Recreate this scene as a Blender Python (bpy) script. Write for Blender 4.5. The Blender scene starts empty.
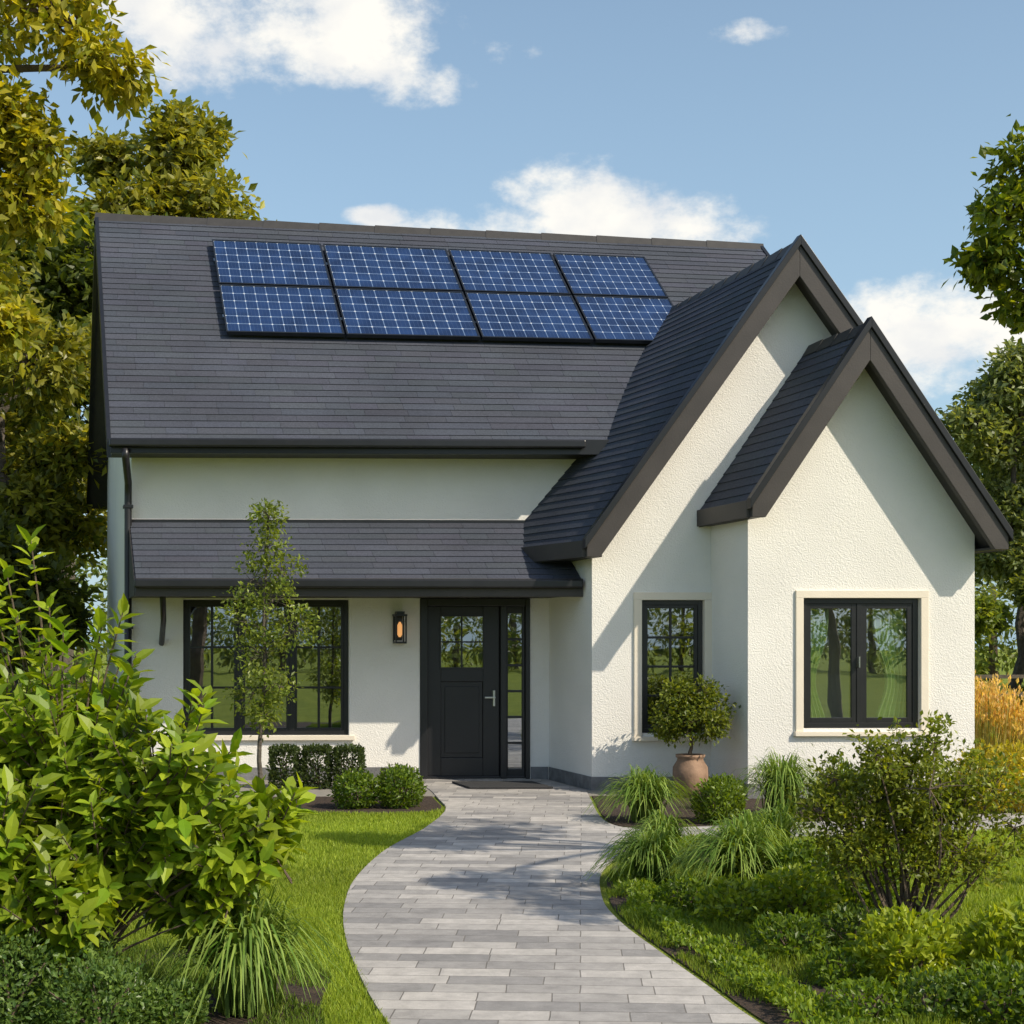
import bpy, math, numpy as np
from mathutils import Vector
R=np.random.RandomState(7)
scene=bpy.context.scene
scene.view_settings.view_transform='Standard'
scene.view_settings.look='None'
scene.view_settings.exposure=0
# ---------------------------------------------------------------- camera
cam=bpy.data.cameras.new('camera'); co=bpy.data.objects.new('camera',cam)
scene.collection.objects.link(co); scene.camera=co
co.location=(0,0,1.7); co.rotation_euler=(math.radians(90),0,0)
cam.sensor_width=36; cam.lens=49.2; cam.shift_y=0.13; cam.clip_end=2000
# ---------------------------------------------------------------- light
AZ=math.radians(55); EL=math.radians(39.5)
sd=Vector((math.sin(AZ)*math.cos(EL),-math.cos(AZ)*math.cos(EL),math.sin(EL)))
sl=bpy.data.lights.new('sun','SUN'); sl.energy=5.0; sl.angle=math.radians(0.5); sl.color=(1.0,0.90,0.73)
so=bpy.data.objects.new('sun',sl); scene.collection.objects.link(so)
so.rotation_euler=sd.to_track_quat('Z','Y').to_euler(); so.location=(20,-20,30)
# ---------------------------------------------------------------- world
w=bpy.data.worlds.new('World'); scene.world=w; w.use_nodes=True
nt=w.node_tree; nt.nodes.clear()
def N(nt,t,**k):
    n=nt.nodes.new(t)
    for a,b in k.items(): setattr(n,a,b)
    return n
def M(nt,op,a,b=None,c=None,clamp=False):
    n=nt.nodes.new('ShaderNodeMath'); n.operation=op; n.use_clamp=clamp
    for i,x in enumerate((a,b,c)):
        if x is None: continue
        if isinstance(x,(int,float)): n.inputs[i].default_value=x
        else: nt.links.new(x,n.inputs[i])
    return n.outputs[0]
sky=N(nt,'ShaderNodeTexSky',sky_type='NISHITA'); sky.sun_disc=False
sky.sun_elevation=EL; sky.sun_rotation=math.radians(125); sky.air_density=1.1; sky.dust_density=1.8; sky.ozone_density=1.5
bg=N(nt,'ShaderNodeBackground'); bg.inputs[1].default_value=0.15
nt.links.new(sky.outputs[0],bg.inputs[0])
tc=N(nt,'ShaderNodeTexCoord'); sx=N(nt,'ShaderNodeSeparateXYZ'); nt.links.new(tc.outputs['Generated'],sx.inputs[0])
az=M(nt,'ARCTAN2',sx.outputs[0],sx.outputs[1]); el=M(nt,'ARCSINE',sx.outputs[2])
# thin high haze veil, thicker towards the horizon
hz=N(nt,'ShaderNodeBackground'); hz.inputs[0].default_value=(.50,.75,.93,1); hz.inputs[1].default_value=1.0
hf=M(nt,'SUBTRACT',.62,M(nt,'MULTIPLY',M(nt,'MAXIMUM',el,0.0),.85),clamp=True); hf=M(nt,'MAXIMUM',hf,.10)
mh=N(nt,'ShaderNodeMixShader'); nt.links.new(hf,mh.inputs[0]); nt.links.new(bg.outputs[0],mh.inputs[1]); nt.links.new(hz.outputs[0],mh.inputs[2])
cx=N(nt,'ShaderNodeCombineXYZ'); nt.links.new(az,cx.inputs[0]); nt.links.new(M(nt,'MULTIPLY',el,1.5),cx.inputs[1])
nz=N(nt,'ShaderNodeTexNoise'); nz.inputs['Scale'].default_value=13; nz.inputs['Detail'].default_value=10; nz.inputs['Roughness'].default_value=0.62
nt.links.new(cx.outputs[0],nz.inputs['Vector'])
blobs=[(-.20,.430,.16,.050,0),(-.09,.385,.05,.018,0),(-.12,.41,.07,.035,0),(-.24,.41,.08,.03,0),(.035,.288,.12,.018,0),(.055,.300,.06,.030,0),(.115,.295,.04,.022,0),(-.095,.297,.022,.007,0),
 (.16,.408,.05,.010,.95),(.23,.44,.05,.012,.8),(.33,.210,.10,.034,0),(.29,.205,.05,.02,0),(.8,.3,.25,.06,0),(-.8,.35,.3,.07,0),(1.7,.3,.3,.07,0),(-1.8,.4,.35,.08,0),(2.8,.35,.3,.08,0)]
acc=None
for a0,e0,wa,we,bi in blobs:
    dx=M(nt,'DIVIDE',M(nt,'SUBTRACT',az,a0),wa); dy=M(nt,'DIVIDE',M(nt,'SUBTRACT',el,e0),we)
    e=M(nt,'SUBTRACT',1.0-bi,M(nt,'ADD',M(nt,'MULTIPLY',dx,dx),M(nt,'MULTIPLY',dy,dy)))
    acc=e if acc is None else M(nt,'MAXIMUM',acc,e)
acc=M(nt,'MAXIMUM',acc,-2.0)
dens=M(nt,'ADD',M(nt,'MULTIPLY',acc,1.4),M(nt,'MULTIPLY',M(nt,'SUBTRACT',nz.outputs[0],0.47),8.0))
mr=N(nt,'ShaderNodeMapRange',interpolation_type='SMOOTHSTEP'); nt.links.new(dens,mr.inputs[0]); mr.inputs[1].default_value=-0.4; mr.inputs[2].default_value=1.7
mr.inputs[3].default_value=0; mr.inputs[4].default_value=0.97
cr=N(nt,'ShaderNodeValToRGB'); nz2=N(nt,'ShaderNodeTexNoise'); nz2.inputs['Scale'].default_value=16; nz2.inputs['Detail'].default_value=6
nt.links.new(cx.outputs[0],nz2.inputs['Vector']); nt.links.new(nz2.outputs[0],cr.inputs[0])
cr.color_ramp.elements[0].position=.33; cr.color_ramp.elements[0].color=(.80,.81,.82,1)
cr.color_ramp.elements[1].position=.55; cr.color_ramp.elements[1].color=(1.0,.97,.90,1)
bc=N(nt,'ShaderNodeBackground'); nt.links.new(cr.outputs[0],bc.inputs[0]); bc.inputs[1].default_value=1.05
mx=N(nt,'ShaderNodeMixShader'); nt.links.new(mr.outputs[0],mx.inputs[0]); nt.links.new(mh.outputs[0],mx.inputs[1]); nt.links.new(bc.outputs[0],mx.inputs[2])
wo=N(nt,'ShaderNodeOutputWorld'); nt.links.new(mx.outputs[0],wo.inputs[0])
# ---------------------------------------------------------------- materials
def newmat(name):
    m=bpy.data.materials.new(name); m.use_nodes=True
    t=m.node_tree; b=t.nodes['Principled BSDF']; return m,t,b
def simple(name,col,rough=.5,noise=0.15,nscale=8,bump=0,bscale=200,metal=0,spec=.5,bdist=.01):
    m,t,b=newmat(name)
    tcn=N(t,'ShaderNodeTexCoord')
    n=N(t,'ShaderNodeTexNoise'); n.inputs['Scale'].default_value=nscale; n.inputs['Detail'].default_value=6
    t.links.new(tcn.outputs['Object'],n.inputs['Vector'])
    r=N(t,'ShaderNodeValToRGB'); t.links.new(n.outputs[0],r.inputs[0])
    r.color_ramp.elements[0].position=.3; r.color_ramp.elements[1].position=.7
    r.color_ramp.elements[0].color=(*[c*(1-noise) for c in col],1); r.color_ramp.elements[1].color=(*[min(1,c*(1+noise)) for c in col],1)
    t.links.new(r.outputs[0],b.inputs['Base Color'])
    b.inputs['Roughness'].default_value=rough; b.inputs['Metallic'].default_value=metal; b.inputs['Specular IOR Level'].default_value=spec
    if bump:
        n2=N(t,'ShaderNodeTexNoise'); n2.inputs['Scale'].default_value=bscale; n2.inputs['Detail'].default_value=4
        t.links.new(tcn.outputs['Object'],n2.inputs['Vector'])
        bm=N(t,'ShaderNodeBump'); bm.inputs['Strength'].default_value=bump; bm.inputs['Distance'].default_value=bdist
        t.links.new(n2.outputs[0],bm.inputs['Height']); t.links.new(bm.outputs[0],b.inputs['Normal'])
    return m
stucco=simple('stucco',(.80,.775,.73),.9,.045,1.3,1,62,spec=.2,bdist=.008)
trimc=simple('cream_trim',(.78,.70,.58),.7,.03,5,.2,60)
black=simple('black_paint',(.014,.014,.016),.35,.15,6)
fascia=simple('fascia_paint',(.048,.041,.038),.5,.15,3,.15,60)
soffit=simple('soffit_paint',(.04,.037,.035),.6)
steel=simple('steel',(.5,.5,.48),.3,.05,metal=1)
bark=simple('bark',(.11,.08,.055),.9,.35,12,.8,30,bdist=.02)
barkg=simple('grey_bark',(.09,.075,.06),.9,.35,12,.8,30,bdist=.02)
mulch=simple('mulch',(.045,.028,.018),.95,.5,25,1,45,bdist=.03)
stone=simple('plinth_stone',(.16,.16,.165),.8,.3,9,.6,40)
terra=simple('terracotta',(.27,.17,.11),.8,.3,7,.4,40)
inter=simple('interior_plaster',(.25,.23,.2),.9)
mat_mat=simple('coir_mat',(.03,.03,.032),.95,.3,60,.8,120)
woodf=simple('fence_wood',(.10,.08,.06),.85,.3,9,.5,40)
pframe=simple('panel_frame',(.035,.04,.05),.35,metal=.6)
def colmat(name,rough=.6,trans=0,grain=0,spec=.4,bump=0,tcol=1.0):
    m,t,b=newmat(name); a=N(t,'ShaderNodeAttribute',attribute_name='col')
    src=a.outputs['Color']
    if grain:
        tcn=N(t,'ShaderNodeTexCoord'); n=N(t,'ShaderNodeTexNoise'); n.inputs['Scale'].default_value=45; n.inputs['Detail'].default_value=6; n.inputs['Roughness'].default_value=.75
        t.links.new(tcn.outputs['Object'],n.inputs['Vector'])
        n3=N(t,'ShaderNodeTexNoise'); n3.inputs['Scale'].default_value=.9; n3.inputs['Detail'].default_value=5; t.links.new(tcn.outputs['Object'],n3.inputs['Vector'])
        mrn=N(t,'ShaderNodeMapRange'); t.links.new(n.outputs[0],mrn.inputs[0]); mrn.inputs[1].default_value=.3; mrn.inputs[2].default_value=.7
        mrn.inputs[3].default_value=1-grain; mrn.inputs[4].default_value=1+grain
        k=M(t,'MULTIPLY',mrn.outputs[0],M(t,'ADD',.7,M(t,'MULTIPLY',n3.outputs[0],.6)))
        vm=N(t,'ShaderNodeVectorMath',operation='SCALE'); t.links.new(src,vm.inputs[0]); t.links.new(k,vm.inputs['Scale']); src=vm.outputs[0]
        bm=N(t,'ShaderNodeBump'); bm.inputs['Strength'].default_value=bump; bm.inputs['Distance'].default_value=.006
        t.links.new(n.outputs[0],bm.inputs['Height']); t.links.new(bm.outputs[0],b.inputs['Normal'])
    t.links.new(src,b.inputs['Base Color']); b.inputs['Roughness'].default_value=rough; b.inputs['Specular IOR Level'].default_value=spec
    if trans:
        tr=N(t,'ShaderNodeBsdfTranslucent'); ml=N(t,'ShaderNodeVectorMath',operation='MULTIPLY'); ml.inputs[1].default_value=(2.1*tcol,1.9*tcol,.6*tcol)
        t.links.new(src,ml.inputs[0]); t.links.new(ml.outputs[0],tr.inputs[0])
        mxx=N(t,'ShaderNodeMixShader'); mxx.inputs[0].default_value=trans
        t.links.new(b.outputs[0],mxx.inputs[1]); t.links.new(tr.outputs[0],mxx.inputs[2]); t.links.new(mxx.outputs[0],t.nodes['Material Output'].inputs[0])
    return m
leafm=colmat('leaf',.40,.42)
grassm=colmat('grass_blade',.55,.32,spec=.25)
shingle=colmat('shingle',.85,0,.32,.25,.3)
def glassm():
    m=bpy.data.materials.new('window_glass'); m.use_nodes=True; t=m.node_tree; t.nodes.clear()
    tr=N(t,'ShaderNodeBsdfTransparent'); tr.inputs[0].default_value=(.80,.84,.80,1)
    gl=N(t,'ShaderNodeBsdfGlossy'); gl.inputs[0].default_value=(.9,.95,1,1); gl.inputs[1].default_value=.01
    tcn=N(t,'ShaderNodeTexCoord'); n=N(t,'ShaderNodeTexNoise'); n.inputs['Scale'].default_value=1.5
    t.links.new(tcn.outputs['Object'],n.inputs['Vector']); bm=N(t,'ShaderNodeBump'); bm.inputs['Strength'].default_value=.08; bm.inputs['Distance'].default_value=.02
    t.links.new(n.outputs[0],bm.inputs['Height']); t.links.new(bm.outputs[0],gl.inputs['Normal'])
    mxx=N(t,'ShaderNodeMixShader'); mxx.inputs[0].default_value=.42
    o=N(t,'ShaderNodeOutputMaterial'); t.links.new(tr.outputs[0],mxx.inputs[1]); t.links.new(gl.outputs[0],mxx.inputs[2]); t.links.new(mxx.outputs[0],o.inputs[0])
    return m
glass=glassm()
def paverm():
    m,t,b=newmat('pavers'); tcn=N(t,'ShaderNodeTexCoord')
    mp=N(t,'ShaderNodeMapping'); mp.inputs['Rotation'].default_value=(0,0,.05); t.links.new(tcn.outputs['Object'],mp.inputs[0])
    nd=N(t,'ShaderNodeTexNoise'); nd.inputs['Scale'].default_value=2.5; t.links.new(tcn.outputs['Object'],nd.inputs[0])
    va=N(t,'ShaderNodeVectorMath',operation='MULTIPLY_ADD'); va.inputs[1].default_value=(.02,.02,0); t.links.new(nd.outputs['Color'],va.inputs[0]); t.links.new(mp.outputs[0],va.inputs[2])
    br=N(t,'ShaderNodeTexBrick'); br.offset=.37; br.offset_frequency=2; br.squash=1.35; br.squash_frequency=3; br.inputs['Scale'].default_value=1
    br.inputs['Brick Width'].default_value=.36; br.inputs['Row Height'].default_value=.165; br.inputs['Mortar Size'].default_value=.0035; br.inputs['Mortar Smooth'].default_value=.3
    t.links.new(va.outputs[0],br.inputs[0])
    br.inputs['Color1'].default_value=(.24,.23,.225,1); br.inputs['Color2'].default_value=(.48,.45,.42,1); br.inputs['Mortar'].default_value=(.18,.165,.15,1)
    n=N(t,'ShaderNodeTexNoise'); n.inputs['Scale'].default_value=7; n.inputs['Detail'].default_value=9; n.inputs['Roughness'].default_value=.75; t.links.new(tcn.outputs['Object'],n.inputs[0])
    mrn=N(t,'ShaderNodeMapRange'); t.links.new(n.outputs[0],mrn.inputs[0]); mrn.inputs[1].default_value=.3; mrn.inputs[2].default_value=.7; mrn.inputs[3].default_value=.72; mrn.inputs[4].default_value=1.2
    vm=N(t,'ShaderNodeVectorMath',operation='SCALE'); t.links.new(br.outputs[0],vm.inputs[0]); t.links.new(mrn.outputs[0],vm.inputs['Scale'])
    t.links.new(vm.outputs[0],b.inputs['Base Color']); b.inputs['Roughness'].default_value=.7
    h=M(t,'SUBTRACT',M(t,'MULTIPLY',n.outputs[0],.6),br.outputs['Fac'])
    bm=N(t,'ShaderNodeBump'); bm.inputs['Strength'].default_value=.8; bm.inputs['Distance'].default_value=.012; t.links.new(h,bm.inputs['Height']); t.links.new(bm.outputs[0],b.inputs['Normal'])
    return m
pavers=paverm()
def groundm():
    m,t,b=newmat('ground_grass'); tcn=N(t,'ShaderNodeTexCoord')
    n=N(t,'ShaderNodeTexNoise'); n.inputs['Scale'].default_value=.7; n.inputs['Detail'].default_value=10; n.inputs['Roughness'].default_value=.7; t.links.new(tcn.outputs['Object'],n.inputs[0])
    r=N(t,'ShaderNodeValToRGB'); t.links.new(n.outputs[0],r.inputs[0]); r.color_ramp.elements[0].position=.3; r.color_ramp.elements[1].position=.7
    r.color_ramp.elements[0].color=(.12,.17,.02,1); r.color_ramp.elements[1].color=(.27,.31,.05,1)
    t.links.new(r.outputs[0],b.inputs['Base Color']); b.inputs['Roughness'].default_value=.9; b.inputs['Specular IOR Level'].default_value=.1
    n2=N(t,'ShaderNodeTexNoise'); n2.inputs['Scale'].default_value=60; t.links.new(tcn.outputs['Object'],n2.inputs[0])
    bm=N(t,'ShaderNodeBump'); bm.inputs['Distance'].default_value=.03; t.links.new(n2.outputs[0],bm.inputs['Height']); t.links.new(bm.outputs[0],b.inputs['Normal'])
    return m
groundmat=groundm()
def tcx(t): return N(t,'ShaderNodeTexCoord').outputs['Object']
def solarm():
    m,t,b=newmat('solar_cells'); uv=N(t,'ShaderNodeUVMap'); 
    s=N(t,'ShaderNodeSeparateXYZ'); t.links.new(uv.outputs[0],s.inputs[0])
    def line(x,n,wd):
        f=M(t,'FRACT',M(t,'MULTIPLY',x,n)); d=M(t,'ABSOLUTE',M(t,'SUBTRACT',f,.5)); return M(t,'GREATER_THAN',d,.5-wd)
    gx=line(s.outputs[0],10,.035); gy=line(s.outputs[1],6,.04); bb=line(s.outputs[0],30,.035)
    g=M(t,'MAXIMUM',gx,gy)
    cxx=M(t,'ABSOLUTE',M(t,'SUBTRACT',M(t,'FRACT',M(t,'MULTIPLY',s.outputs[0],10)),.5)); cyy=M(t,'ABSOLUTE',M(t,'SUBTRACT',M(t,'FRACT',M(t,'MULTIPLY',s.outputs[1],6)),.5))
    corner=M(t,'GREATER_THAN',M(t,'ADD',cxx,cyy),.90)
    n=N(t,'ShaderNodeTexNoise'); n.inputs['Scale'].default_value=3; t.links.new(tcx(t),n.inputs[0])
    r=N(t,'ShaderNodeValToRGB'); t.links.new(n.outputs[0],r.inputs[0]); r.color_ramp.elements[0].position=.3;r.color_ramp.elements[1].position=.7
    r.color_ramp.elements[0].color=(.006,.016,.055,1); r.color_ramp.elements[1].color=(.014,.038,.12,1)
    def mix(f,a,bcol):
        k=N(t,'ShaderNodeMix',data_type='RGBA'); t.links.new(f,k.inputs[0]); t.links.new(a,k.inputs[6]); k.inputs[7].default_value=bcol; return k.outputs[2]
    c=mix(M(t,'MULTIPLY',bb,.5),r.outputs[0],(.06,.09,.18,1)); c=mix(g,c,(.12,.18,.30,1)); c=mix(corner,c,(.5,.54,.6,1))
    t.links.new(c,b.inputs['Base Color']); b.inputs['Roughness'].default_value=.16; b.inputs['Coat Weight'].default_value=.4; b.inputs['Coat Roughness'].default_value=.05
    return m
solar=solarm()
# ---------------------------------------------------------------- mesh helpers
def npmesh(name,V,F,mats,mi=None,col=None,parent=None,smooth=False):
    V=np.asarray(V,dtype=np.float32); F=np.asarray(F,dtype=np.int32); k=F.shape[1]
    me=bpy.data.meshes.new(name); me.vertices.add(len(V)); me.vertices.foreach_set('co',V.ravel())
    me.loops.add(F.size); me.loops.foreach_set('vertex_index',F.ravel())
    me.polygons.add(len(F)); me.polygons.foreach_set('loop_start',np.arange(len(F),dtype=np.int32)*k)
    me.polygons.foreach_set('loop_total',np.full(len(F),k,dtype=np.int32))
    me.polygons.foreach_set('use_smooth',np.full(len(F),bool(smooth)))
    for m in mats: me.materials.append(m)
    if mi is not None: me.polygons.foreach_set('material_index',np.asarray(mi,dtype=np.int32))
    me.update(calc_edges=True)
    if col is not None:
        a=me.color_attributes.new('col','FLOAT_COLOR','POINT'); c=np.ones((len(V),4),dtype=np.float32); c[:,:3]=col; a.data.foreach_set('color',c.ravel())
    me.validate()
    o=bpy.data.objects.new(name,me); scene.collection.objects.link(o)
    if parent: o.parent=parent
    return o
def pymesh(name,V,F,mat,parent=None,bevel=0,smooth=False):
    me=bpy.data.meshes.new(name); me.from_pydata([tuple(map(float,v)) for v in V],[],F); me.materials.append(mat)
    import bmesh
    bm=bmesh.new(); bm.from_mesh(me); bmesh.ops.recalc_face_normals(bm,faces=bm.faces); bm.to_mesh(me); bm.free()
    if smooth:
        for p in me.polygons: p.use_smooth=True
    o=bpy.data.objects.new(name,me); scene.collection.objects.link(o)
    if parent: o.parent=parent
    if bevel:
        b=o.modifiers.new('bevel','BEVEL'); b.width=bevel; b.segments=2; b.limit_method='ANGLE'
    return o
def empty(name):
    e=bpy.data.objects.new(name,None); scene.collection.objects.link(e); return e
def H(u,v,z): return (u-.34*v, 17.6+.026*u+v, z)
HB=[(0,1,2,3),(7,6,5,4),(0,4,5,1),(1,5,6,2),(2,6,7,3),(3,7,4,0)]
def boxes(name,L,mat,parent,bevel=.003):
    V=[];F=[]
    for (u0,u1,v0,v1,z0,z1) in L:
        n=len(V); V+=[H(u0,v0,z0),H(u1,v0,z0),H(u1,v0,z1),H(u0,v0,z1),H(u0,v1,z0),H(u1,v1,z0),H(u1,v1,z1),H(u0,v1,z1)]
        F+=[tuple(i+n for i in f) for f in HB]
    return pymesh(name,V,F,mat,parent,bevel)
def hbox(name,u0,u1,v0,v1,z0,z1,mat,parent,bevel=.004): return boxes(name,[(u0,u1,v0,v1,z0,z1)],mat,parent,bevel)
def panes(name,L,parent):
    V=[];F=[]
    for (u0,u1,v0,v1,z0,z1) in L:
        n=len(V); V+=[H(u0,v0,z0),H(u1,v0,z0),H(u1,v0,z1),H(u0,v0,z1)]; F.append((n,n+1,n+2,n+3))
    return pymesh(name,V,F,glass,parent)
def prism(name,poly,v0,v1,mat,parent,bevel=0,side=False):
    n=len(poly)
    f=(lambda a,b,z:H(b,a,z)) if side else (lambda a,b,z:H(a,b,z))
    V=[f(a,v0,z) for a,z in poly]+[f(a,v1,z) for a,z in poly]
    F=[tuple(range(n)),tuple(range(2*n-1,n-1,-1))]+[(i,(i+1)%n,n+(i+1)%n,n+i) for i in range(n)]
    return pymesh(name,V,F,mat,parent,bevel)
def wall(name,a0,a1,b0,b1,top,ops,mat,parent,extra=[],side=False,z00=0):
    xs=sorted(set([a0,a1]+[o[0] for o in ops]+[o[1] for o in ops]+extra)); V=[];F=[]
    f=(lambda a,b,z:H(b,a,z)) if side else (lambda a,b,z:H(a,b,z))
    for x0,x1 in zip(xs[:-1],xs[1:]):
        mid=(x0+x1)/2; segs=[]; z=z00
        for o in sorted([o for o in ops if o[0]<mid<o[1]],key=lambda o:o[2]):
            if o[2]>z: segs.append((z,o[2],z,o[2]))
            z=o[3]
        segs.append((z,top(x0),z,top(x1)))
        for (za,zb,zc,zd) in segs:
            n=len(V)
            V+=[f(x0,b0,za),f(x1,b0,zc),f(x1,b0,zd),f(x0,b0,zb),f(x0,b1,za),f(x1,b1,zc),f(x1,b1,zd),f(x0,b1,zb)]
            F+=[tuple(i+n for i in q) for q in HB]
    return pymesh(name,V,F,mat,parent)
def norm(a): return a/np.maximum(np.linalg.norm(a,axis=-1,keepdims=True),1e-9)
def tube(P,r,k=6):
    P=np.asarray(P,float); n=len(P); r=np.broadcast_to(np.asarray(r,float),(n,))
    T=norm(np.gradient(P,axis=0)); ref=np.array([0,0,1.]) if abs(T[0,2])<.9 else np.array([1.,0,0])
    A=norm(np.cross(T,ref)); B=np.cross(T,A); th=np.arange(k)*2*np.pi/k
    V=P[:,None]+r[:,None,None]*(np.cos(th)[None,:,None]*A[:,None]+np.sin(th)[None,:,None]*B[:,None])
    i=np.arange(n-1)[:,None]*k; j=np.arange(k)[None]; j2=(j+1)%k
    F=np.stack([i+j,i+j2,i+k+j2,i+k+j],-1).reshape(-1,4)
    return V.reshape(-1,3),F
def tubeobj(name,P,r,mat,parent=None,k=10):
    V,F=tube(P,r,k); F=[tuple(f) for f in F]; n=len(V); F+=[tuple(range(k)),tuple(range(n-k,n))]
    return pymesh(name,V,F,mat,parent,smooth=True)
# ---------------------------------------------------------------- HOUSE
house=empty('stucco_house')
Zr=lambda u:7.97-.038*(u+5.0)
def zmain(u,v): return 4.19+(Zr(u)-4.19)*(v+.45)/3.45
WA,WZ,WS=2.70,6.30,1.41
BA,BZ,BS=3.00,5.17,1.50
zw=lambda u:WZ-WS*abs(u-WA)
zb=lambda u:BZ-BS*abs(u-BA)
EUL=.27; EUR=4.68
eul=lambda v:EUL-.26*(v+1.65)
ZE=zw(EUL)
wL=(-4.11,-2.04,.57,2.27); dr=(-1.157,.226,.02,2.29)
wall('front_wall',-4.75,.47,0,.22,lambda u:4.5,[wL,dr],stucco,house)
wall('front_wall_upper',.47,1.7,0,.22,lambda u:4.5,[],stucco,house,z00=2.9)
ww=(1.043,1.776,.675,2.224)
wall('wing_front_wall',.47,4.378,-1.35,-1.13,lambda u:zw(u)-.14,[ww],stucco,house,extra=[WA])
bw=(2.463,3.769,.78,2.22)
wall('bay_front_wall',1.856,4.38,-2.2,-1.98,lambda u:zb(u)-.12,[bw],stucco,house,extra=[BA])
wall('bay_side_wall',-1.98,-1.352,1.856,2.07,lambda v:zb(1.856)-.12,[],stucco,house,side=True)
wall('wing_side_wall',-1.13,-.002,.47,.68,lambda v:zw(.47)-.12,[],stucco,house,side=True)
wall('right_wall',-1.98,6.0,4.17,4.38,lambda v:2.98,[],stucco,house,side=True)
wall('right_wall_upper',.0,6.0,4.15,4.37,lambda v:7.3-abs(v-3)*1.03,[],stucco,house,side=True,extra=[3.0],z00=2.95)
wall('left_wall',.22,6.0,-4.75,-4.53,lambda v:7.75-abs(v-3)*1.09,[],stucco,house,side=True,extra=[3.0])
wall('back_wall',-4.53,4.17,5.78,5.998,lambda u:4.4,[],stucco,house)
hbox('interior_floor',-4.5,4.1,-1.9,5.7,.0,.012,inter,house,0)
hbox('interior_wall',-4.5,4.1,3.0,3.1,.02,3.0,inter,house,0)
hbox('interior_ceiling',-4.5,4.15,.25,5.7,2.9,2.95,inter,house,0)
boxes('plinth',[(.455,.47,-1.36,-.02,.0,.17),(.455,1.84,-1.365,-1.35,.0,.17),(1.842,1.856,-2.21,-1.37,0,.17),(1.842,4.39,-2.215,-2.2,0,.17),(.235,.45,-.016,0,0,.17),(-4.76,-1.22,-.016,0,0,.17)],stone,house,.004)
def slab(name,P,t,mat):
    V=list(P)+[(p[0],p[1],p[2]-t) for p in P]
    return pymesh(name,V,[(0,1,2,3),(7,6,5,4),(0,4,5,1),(1,5,6,2),(2,6,7,3),(3,7,4,0)],mat,house)
UL,UR=-5.03,4.68
slab('main_roof_front',[H(UL,-.45,4.17),H(UR,-.45,4.17),H(UR,3,Zr(UR)-.02),H(UL,3,Zr(UL)-.02)],.14,soffit)
slab('main_roof_back',[H(UL,3,Zr(UL)-.02),H(UR,3,Zr(UR)-.02),H(UR,6.45,4.17),H(UL,6.45,4.17)],.14,soffit)
slab('wing_roof_left',[H(EUL,-1.65,ZE-.02),H(WA,-1.65,WZ-.02),H(WA,1.5,WZ-.02),H(eul(.1),.1,ZE-.02)],.16,soffit)
slab('wing_roof_right',[H(EUR,-1.65,zw(EUR)-.02),H(WA,-1.65,WZ-.02),H(WA,1.5,WZ-.02),H(EUR,1.5,zw(EUR)-.02)],.16,soffit)
BL,BR=1.72,4.51
slab('bay_roof_left',[H(BL,-2.5,zb(BL)-.02),H(BA,-2.5,BZ-.02),H(BA,-1.25,BZ-.02),H(BL,-1.25,zb(BL)-.02)],.16,soffit)
slab('bay_roof_right',[H(BR,-2.5,zb(BR)-.02),H(BA,-2.5,BZ-.02),H(BA,-1.25,BZ-.02),H(BR,-1.25,zb(BR)-.02)],.16,soffit)
slab('porch_roof',[H(-4.75,-1.05,2.45),H(.47,-1.05,2.45),H(.47,.0,3.23),H(-4.75,.0,3.23)],.1,soffit)
hbox('main_soffit',UL+.02,1.3,-.44,.0,4.04,4.07,soffit,house)
hbox('main_fascia',UL-.01,UR,-.50,-.45,4.03,4.215,black,house)
hbox('main_gutter',UL-.03,.70,-.60,-.502,4.10,4.20,black,house,.02)
hbox('porch_soffit',-4.73,.455,-1.04,-.002,2.29,2.32,soffit,house)
hbox('porch_fascia',-4.78,.462,-1.10,-1.05,2.27,2.485,fascia,house)
hbox('porch_gutter',-4.80,.44,-1.19,-1.102,2.37,2.475,black,house,.02)
prism('porch_cheek',[(-1.04,2.28),(-.002,2.28),(-.002,3.24),(-1.04,2.46)],-4.79,-4.752,fascia,house,side=True)
def rake(pfx,A,Z,S,uE,vf,h,mat,cut=.17,th=.06,up=.035):
    s=1 if uE>A else -1; zE=Z-S*abs(uE-A)
    zc=zE-cut; ui=A+s*((Z-h)-zc)/S
    prism(pfx+'_fascia',[(A,Z+up),(uE,zE+up),(uE,zc),(ui,zc),(A,Z-h)],vf-th,vf,mat,house,.006)
    prism(pfx+'_drip_edge',[(A,Z+up+.045),(uE+s*.03,zE+up+.045-.03*S),(uE+s*.03,zE+up-.07-.03*S),(A,Z+up-.07)],vf-th-.03,vf-.002,black,house,.004)
for n,uE in (('wing_left_rake',EUL),('wing_right_rake',EUR)): rake(n,WA,WZ,WS,uE,-1.65,.39,fascia)
for n,uE in (('bay_left_rake',BL),('bay_right_rake',BR)): rake(n,BA,BZ,BS,uE,-2.5,.39,fascia)
slab('wing_eave_fascia',[H(EUL-.03,-1.65,ZE+.02),H(EUL,-1.65,ZE+.02),H(eul(-.002),-.002,ZE+.02),H(eul(0)-.03,-.002,ZE+.02)],.19,fascia)
slab('wing_eave_soffit',[H(EUL,-1.64,ZE-.14),H(.47,-1.64,ZE-.14),H(.47,-.002,ZE-.14),H(eul(0),-.002,ZE-.14)],.028,soffit)
hbox('bay_eave_fascia',BL-.03,BL,-2.5,-1.352,zb(BL)-.17,zb(BL)+.02,fascia,house)
hbox('bay_eave_soffit',BL,1.856,-2.49,-1.352,zb(BL)-.168,zb(BL)-.14,soffit,house)
hbox('bay_eave_fascia_right',BR,BR+.03,-2.5,-.8,zb(BR)-.17,zb(BR)+.02,fascia,house)
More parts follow.
